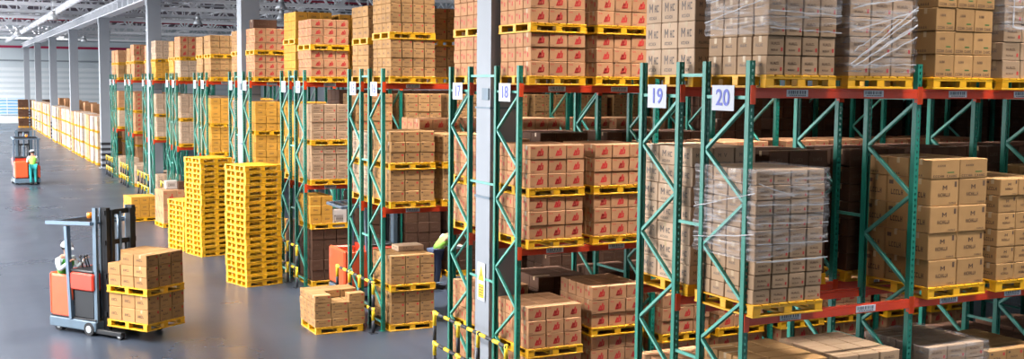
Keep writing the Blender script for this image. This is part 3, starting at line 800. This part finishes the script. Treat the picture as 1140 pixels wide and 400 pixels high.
# ------------------------------------------------------------------ reach trucks (local: forks along +Y, width X)
def wheel(parent, c, r, w, name='wheel'):
    b = MB(); b.tube((c[0]-w/2, c[1], c[2]), (c[0]+w/2, c[1], c[2]), r, 'rubber', 18)
    o = b.build(name, parent)
    h = MB(); h.tube((c[0]-w/2-.006, c[1], c[2]), (c[0]+w/2+.006, c[1], c[2]), r*.55, 'wheel_hub', 12); h.build('hub', o)
def reach_truck(loc, rz, label, stand=False, mast_h=2.68):
    t = tag(empty('reach_truck', loc, rz), label, 'forklift truck', 'orange reach trucks')
    b = MB(); b.cbox(-.61, .61, -.76, .64, .09, .30, 'truck_grey', .02); b.cbox(-.58, .58, -.74, .62, .30, .34, 'black', .01); b.build('chassis', t)
    b = MB()
    if stand:
        b.cbox(-.60, .04, -.76, -.08, .34, 1.18, 'truck_orange', .05); b.cbox(.50, .60, -.76, -.08, .34, .95, 'truck_orange', .03)
        b.cbox(-.6, .6, .1, .5, .34, 1.2, 'black', .03)
    else:
        # orange rear shell with a hollow for the operator
        b.cbox(-.60, .60, -.76, -.66, .34, 1.24, 'truck_orange', .04)
        b.cbox(.50, .61, -.70, -.08, .32, 1.22, 'truck_orange', .04); b.cbox(-.61, -.50, -.70, -.08, .32, 1.22, 'truck_orange', .04)
        b.cbox(-.5, .5, -.66, -.1, .34, .72, 'black', .02)
    b.build('body_panel', t)
    b = MB(); b.cbox(-.56, .56, -.04, .56, .34, .93, 'black', .02); b.cbox(-.36, .30, .05, .5, .50, .94, 'rubber', .01); b.build('battery_box', t)
    b = MB(); b.cbox(-.61, .61, -.10, .58, .93, 1.30, 'truck_red', .03); b.build('dash_panel', t)
    b = MB(); b.cbox(-.58, .58, -.12, .56, 1.30, 1.36, 'black', .02); b.build('dash_top', t)
    if not stand:
        b = MB(); b.cbox(-.25, .25, -.62, -.2, .72, .84, 'black', .04); b.cbox(-.25, .25, -.66, -.56, .84, 1.18, 'black', .04); b.build('seat', t)
    for i, (x, y) in enumerate([(.36, .02), (.28, .05), (.20, .03)]):
        b = MB(); b.tube((x, y, 1.36), (x+.03, y-.04, 1.58), .014, 'black', 8); b.ball((x+.03, y-.04, 1.60), .03, 'black'); b.build('control_lever', t)
    # overhead guard
    for x in (-.57, .57):
        b = MB(); b.bar((x, -.10, .3), (x, -.2, 2.26), .10, .08, 'truck_steel', (0, 1, 0)); b.build('guard_pillar', t)
    gmb = MB()
    for x in (-.58, .58): gmb.bar((x, -.80, 2.30), (x, .55, 2.36), .08, .07, 'truck_steel')
    for q in range(8):
        yq = -.80+1.35*q/7; gmb.bar((-.58, yq, 2.30+.06*q/7), (.58, yq, 2.30+.06*q/7), .05, .05, 'truck_steel' if q in (0, 7) else 'black')
    gmb.build('overhead_guard', t)
    b = MB(); b.tube((.05, -.1, 2.38), (.05, -.1, 2.5), .06, 'beacon', 12); b.build('beacon', t)
    # mast
    for x in (-.34, .34):
        b = MB(); b.box(x-.05, x+.05, .60, .78, .1, mast_h, 'black'); b.box(x-.065, x+.065, .58, .615, .1, mast_h, 'truck_grey'); b.build('mast_rail', t)
        b = MB(); b.box(x*.72-.035, x*.72+.035, .68, .82, .15, mast_h-.05, 'black'); b.build('inner_rail', t)
    b = MB(); b.box(.49, .55, .54, .64, .1, mast_h, 'truck_grey'); b.build('mast_side_plate', t)
    for z in (.45, 1.25, 1.95, mast_h-.1):
        b = MB(); b.box(-.42, .42, .70, .76, z-.05, z+.05, 'black'); b.build('crossmember', t)
    b = MB(); b.tube((0, .72, .2), (0, .72, mast_h-.1), .05, 'truck_steel', 10); b.tube((-.16, .72, .2), (-.16, .72, 1.9), .025, 'black', 8); b.tube((.16, .72, .2), (.16, .72, 1.9), .025, 'black', 8); b.build('lift_cylinder', t)
    b = MB(); b.cbox(-.40, .40, .80, .86, .18, .62, 'black', .01); b.build('fork_carriage', t)
    for x in (-.26, .26):
        b = MB(); b.box(x-.055, x+.055, .84, .88, .19, .6, 'truck_grey'); b.hexa([(x-.055, .84, .185), (x+.055, .84, .185), (x+.045, 1.98, .215), (x-.045, 1.98, .215), (x-.055, .84, .228), (x+.055, .84, .228), (x+.045, 1.98, .232), (x-.045, 1.98, .232)], 'truck_grey'); b.build('fork', t)
    for x in (-.52, .52):
        b = MB(); b.cbox(x-.06, x+.06, .5, 1.35, .06, .15, 'black', .01); b.build('straddle_leg', t)
        wheel(t, (x, 1.28, .075), .075, .1); wheel(t, (x*1.08, .46, .14), .14, .14)
    wheel(t, (.5, -.52, .12), .12, .14); wheel(t, (-.5, -.52, .12), .12, .14)
    return t
reach_truck((TR1[0], TR1[1], 0), RZ1, 'orange reach truck carrying two tiers of cartons across the open floor')
reach_truck((3.55, 61.9, 0), .05, 'small distant orange reach truck with a lime-vested driver seen from behind', stand=True)
reach_truck((9.26, 26.35, 0), -math.pi/2, 'orange reach truck working in the aisle behind racks 15 and 16')

# ------------------------------------------------------------------ people
def skin_mesh(name, nodes, edges, mats_, sub=1, root=0):
    me = bpy.data.meshes.new(name); names = list(nodes); idx = {n: i for i, n in enumerate(names)}
    me.from_pydata([nodes[n][0] for n in names], [(idx[a], idx[c]) for a, c in edges], [])
    o = bpy.data.objects.new(name, me); COL.objects.link(o)
    md = o.modifiers.new('skin', 'SKIN'); md.use_smooth_shade = True; md.branch_smoothing = .4
    if not me.skin_vertices: me.skin_vertices.new() if hasattr(me.skin_vertices, 'new') else None
    bpy.context.view_layer.update()
    sv = o.data.skin_vertices[0].data
    for i, n in enumerate(names):
        r = nodes[n][1]; sv[i].radius = (r, r) if not isinstance(r, tuple) else r; sv[i].use_root = (i == root)
    sb = o.modifiers.new('sub', 'SUBSURF'); sb.levels = sub; sb.render_levels = sub
    dg = bpy.context.evaluated_depsgraph_get(); m2 = bpy.data.meshes.new_from_object(o.evaluated_get(dg))
    bpy.data.objects.remove(o); bpy.data.meshes.remove(me)
    m2.materials.clear()
    for m in mats_: m2.materials.append(MATS[m])
    for p in m2.polygons: p.material_index = 0; p.use_smooth = True
    m2.name = name
    return m2
def person(loc, rz, J, label, hat='cap_white', vest='vest_green', shirt='cloth_pale', legs='cloth_navy', look=0., group=None):
    """J: joint positions, local, facing +Y; keys pelvis spine chest neck head sh_l el_l wr_l hip_l kn_l an_l (and _r)"""
    P = tag(empty('person', loc, rz), label, 'person', group)
    V = Vector; J = {k: V(v) for k, v in J.items()}
    N = {}; E = []
    N['pelvis'] = (J['pelvis'], .13); N['spine'] = (J['spine'], .125); N['chest'] = (J['chest'], .14); N['neck'] = (J['neck'], .06)
    hd = (J['head']-J['neck']).normalized(); fwd = V((math.sin(look), math.cos(look), 0)); fwd = (fwd-hd*fwd.dot(hd)).normalized(); rt = fwd.cross(hd)
    H = J['head']
    N['jaw'] = (H-hd*.07+fwd*.025, .065); N['skull'] = (H+hd*.02, .095); N['crown'] = (H+hd*.075-fwd*.01, .07)
    E += [('pelvis', 'spine'), ('spine', 'chest'), ('chest', 'neck'), ('neck', 'jaw'), ('jaw', 'skull'), ('skull', 'crown')]
    N['nose'] = (H-hd*.015+fwd*.115, .014); E.append(('skull', 'nose'))
    for s, sg in (('l', -1), ('r', 1)):
        N['ear'+s] = (H-hd*.01+rt*sg*.10, .016); E.append(('skull', 'ear'+s))
        N['sh'+s] = (J['sh_'+s], .07); N['el'+s] = (J['el_'+s], .047); N['wr'+s] = (J['wr_'+s], .032)
        N['up'+s] = ((J['sh_'+s]*.5+J['el_'+s]*.5), .056)
        fa = (J['wr_'+s]-J['el_'+s]).normalized(); sd = fa.cross(V((0, 0, 1))).normalized()
        pm_ = J['wr_'+s]+fa*.06; N['pa'+s] = (pm_, (.030, .030))
        E += [('chest', 'sh'+s), ('sh'+s, 'up'+s), ('up'+s, 'el'+s), ('el'+s, 'wr'+s), ('wr'+s, 'pa'+s)]
        for q, (off, ln) in enumerate(((-.036, .070), (-.012, .085), (.012, .090), (.036, .078))):
            a = pm_+fa*.045+sd*off; c = a+fa*ln*.5-V((0, 0, .012)); d = c+fa*ln*.32-V((0, 0, .035))
            N['f%s%da' % (s, q)] = (a, .011); N['f%s%db' % (s, q)] = (c, .010); N['f%s%dc' % (s, q)] = (d, .008)
            E += [('pa'+s, 'f%s%da' % (s, q)), ('f%s%da' % (s, q), 'f%s%db' % (s, q)), ('f%s%db' % (s, q), 'f%s%dc' % (s, q))]
        ts = sd*(.05 if s == 'l' else -.05)
        N['t%sa' % s] = (pm_+ts-fa*.01, .013); N['t%sb' % s] = (pm_+ts*1.3+fa*.045-V((0, 0, .02)), .010); E += [('pa'+s, 't%sa' % s), ('t%sa' % s, 't%sb' % s)]
        N['hip'+s] = (J['hip_'+s], .095); N['kn'+s] = (J['kn_'+s], .062); N['an'+s] = (J['an_'+s], .042); N['to'+s] = (J['to_'+s], .034)
        E += [('pelvis', 'hip'+s), ('hip'+s, 'kn'+s), ('kn'+s, 'an'+s), ('an'+s, 'to'+s)]
    link('body', skin_mesh('body', N, E, ['skin']), P)
    def garment(name, keys, k, m, extra=0.):
        ks = [n for n in N if n in keys]; NN = {n: (N[n][0], (N[n][1] if not isinstance(N[n][1], tuple) else N[n][1][0])*k+extra) for n in ks}
        EE = [e for e in E if e[0] in NN and e[1] in NN]
        return link(name, skin_mesh(name, NN, EE, [m]), P)
    garment('shirt', ('pelvis', 'spine', 'chest', 'shl', 'shr', 'upl', 'upr', 'ell', 'elr', 'wrl', 'wrr'), 1.08, shirt, .008)
    garment('vest', ('pelvis', 'spine', 'chest', 'shl', 'shr'), 1.16, vest, .012)
    garment('trousers', ('pelvis', 'hipl', 'hipr', 'knl', 'knr', 'anl', 'anr'), 1.12, legs, .012)
    for s in 'lr':
        b = MB(); a = J['an_'+s]; c = J['to_'+s]; b.bar(a-(c-a)*.3-V((0, 0, .02)), c+(c-a)*.3, .10, .09, 'black'); b.build('shoe', P)
    # hat, hair, eyes, mouth
    Mh = Matrix((rt, fwd, hd)).transposed().to_4x4(); Mh.translation = H
    def headpart(name, mb):
        o = link(name, mb.mesh(name), P); o.matrix_local = Mh; return o
    b = MB(); b.ball((0, -.012, .035), .125, hat, 16, 6, (1, 1.1, .88), z0=.05); b.tube((0, .0, .038), (0, .0, .05), .135, hat, 16); b.hexa([(-.08, .10, .036), (.08, .10, .036), (.06, .19, .024), (-.06, .19, .024), (-.08, .10, .05), (.08, .10, .05), (.06, .19, .034), (-.06, .19, .034)], hat); headpart('hard_hat', b)
    b = MB(); b.ball((0, -.025, -.01), .108, 'hair', 14, 5, (1, 1, 1.05), z0=-.45); headpart('hair', b).scale = (1, .92, .62)
    for sg in (-1, 1):
        b = MB(); b.ball((sg*.036, .094, .01), .012, 'hair', 8, 5); headpart('eye', b)
    b = MB(); b.hexa([(-.026, .086, -.062), (.026, .086, -.062), (.026, .096, -.062), (-.026, .096, -.062), (-.026, .086, -.052), (.026, .086, -.052), (.026, .096, -.052), (-.026, .096, -.052)], 'print_red'); headpart('mouth', b)
    return P
def pose_seated(seat=.84):
    z = seat+.10
    d = dict(pelvis=(0, 0, z), spine=(0, .02, z+.2), chest=(0, .04, z+.40), neck=(0, .06, z+.56), head=(0, .10, z+.70))
    for s, sg in (('l', -1), ('r', 1)):
        d.update({'sh_'+s: (sg*.19, .04, z+.47), 'el_'+s: (sg*.25, .16, z+.26), 'wr_'+s: (sg*.20, .40, z+.44), 'hip_'+s: (sg*.10, .02, z-.01), 'kn_'+s: (sg*.13, .30, z-.02), 'an_'+s: (sg*.13, .36, z-.40), 'to_'+s: (sg*.13, .5, z-.43)})
    return d
def pose_stand(lean=0., arm=.3):
    d = dict(pelvis=(0, 0, .95), spine=(0, .02+lean*.3, 1.13), chest=(0, .03+lean*.7, 1.33-lean*.12), neck=(0, .05+lean, 1.50-lean*.25), head=(0, .09+lean*1.25, 1.64-lean*.35))
    for s, sg in (('l', -1), ('r', 1)):
        d.update({'sh_'+s: (sg*.19, .03+lean*.85, 1.42-lean*.2), 'el_'+s: (sg*.25, .10+lean, 1.16-lean*.2), 'wr_'+s: (sg*.19, .10+lean+arm, 1.18-lean*.3), 'hip_'+s: (sg*.10, 0, .92), 'kn_'+s: (sg*.11, .03, .50), 'an_'+s: (sg*.11, -.02, .09), 'to_'+s: (sg*.12, .14, .04)})
    return d
# driver of the near truck, seated at the rear, facing the forks
M1 = Matrix.Translation((TR1[0], TR1[1], 0)) @ Matrix.Rotation(RZ1, 4, 'Z')
p = M1 @ Vector((.36, -.56, 0))
person(p, RZ1, pose_seated(.95), 'seated forklift driver in a white hard hat and green vest over pale sleeves', look=.25)
person((3.83, 61.0, .0), .05, pose_stand(.05, .35), 'person standing at a distant forklift in lime vest, teal trousers and white cap', vest='vest_lime', legs='cloth_teal')
person((11.22, 26.5, .0), -1.45, pose_stand(.38, .3), 'person leaning over in a lime vest behind the carton load of rack 16', vest='vest_lime')

# ------------------------------------------------------------------ light
W = bpy.data.worlds.new('world'); scene.world = W; W.use_nodes = True
W.node_tree.nodes['Background'].inputs[0].default_value = (.90, .95, 1, 1); W.node_tree.nodes['Background'].inputs[1].default_value = 7.0
def area(name, loc, sx, sy_, power, rot=(0, 0, 0), col=(1, .98, .965), spread=180):
    l = bpy.data.lights.new(name, 'AREA'); l.shape = 'RECTANGLE'; l.size = sx; l.size_y = sy_; l.energy = power; l.color = col; l.spread = math.radians(spread)
    o = bpy.data.objects.new(name, l); COL.objects.link(o); o.location = loc; o.rotation_euler = rot
    return o
for k in range(5):
    area('roof_light', (-3.5, 27+26*k, 11.2), 2.5, 24, 7000, spread=170)
    area('roof_light', (-13, 24+26*k, 11.2), 2.5, 26, 6500, spread=175)
    area('roof_fill', (3., 50+22*k, 9.2), 14, 16, 190, rot=(math.pi, 0, 0))  # both upward panels are added fill to brighten the roof, not real fixtures
    area('roof_fill', (20., 50+22*k, 9.2), 14, 16, 150, rot=(math.pi, 0, 0))
area('roof_light', (4, 138, 11.2), 18, 2, 900)
for k, a in enumerate((20, 18, 16, 14, 12, 10)):
    area('aisle_light', (12.5 if a == 20 else 11.2, ROWS[a]-AIS/2, 11.5), 7.2 if a == 20 else 6.0, .6, 350 if a == 20 else 450, spread=60)
p = area('daylight_portal', (-24.1, 79.5, 3.75), 150, 7.5, 1, (0, -math.pi/2, 0)); p.data.size, p.data.size_y = 7.5, 135; p.data.cycles.is_portal = True
scene.cycles.diffuse_bounces = 1; scene.cycles.glossy_bounces = 2; scene.cycles.max_bounces = 8; scene.cycles.transparent_max_bounces = 12
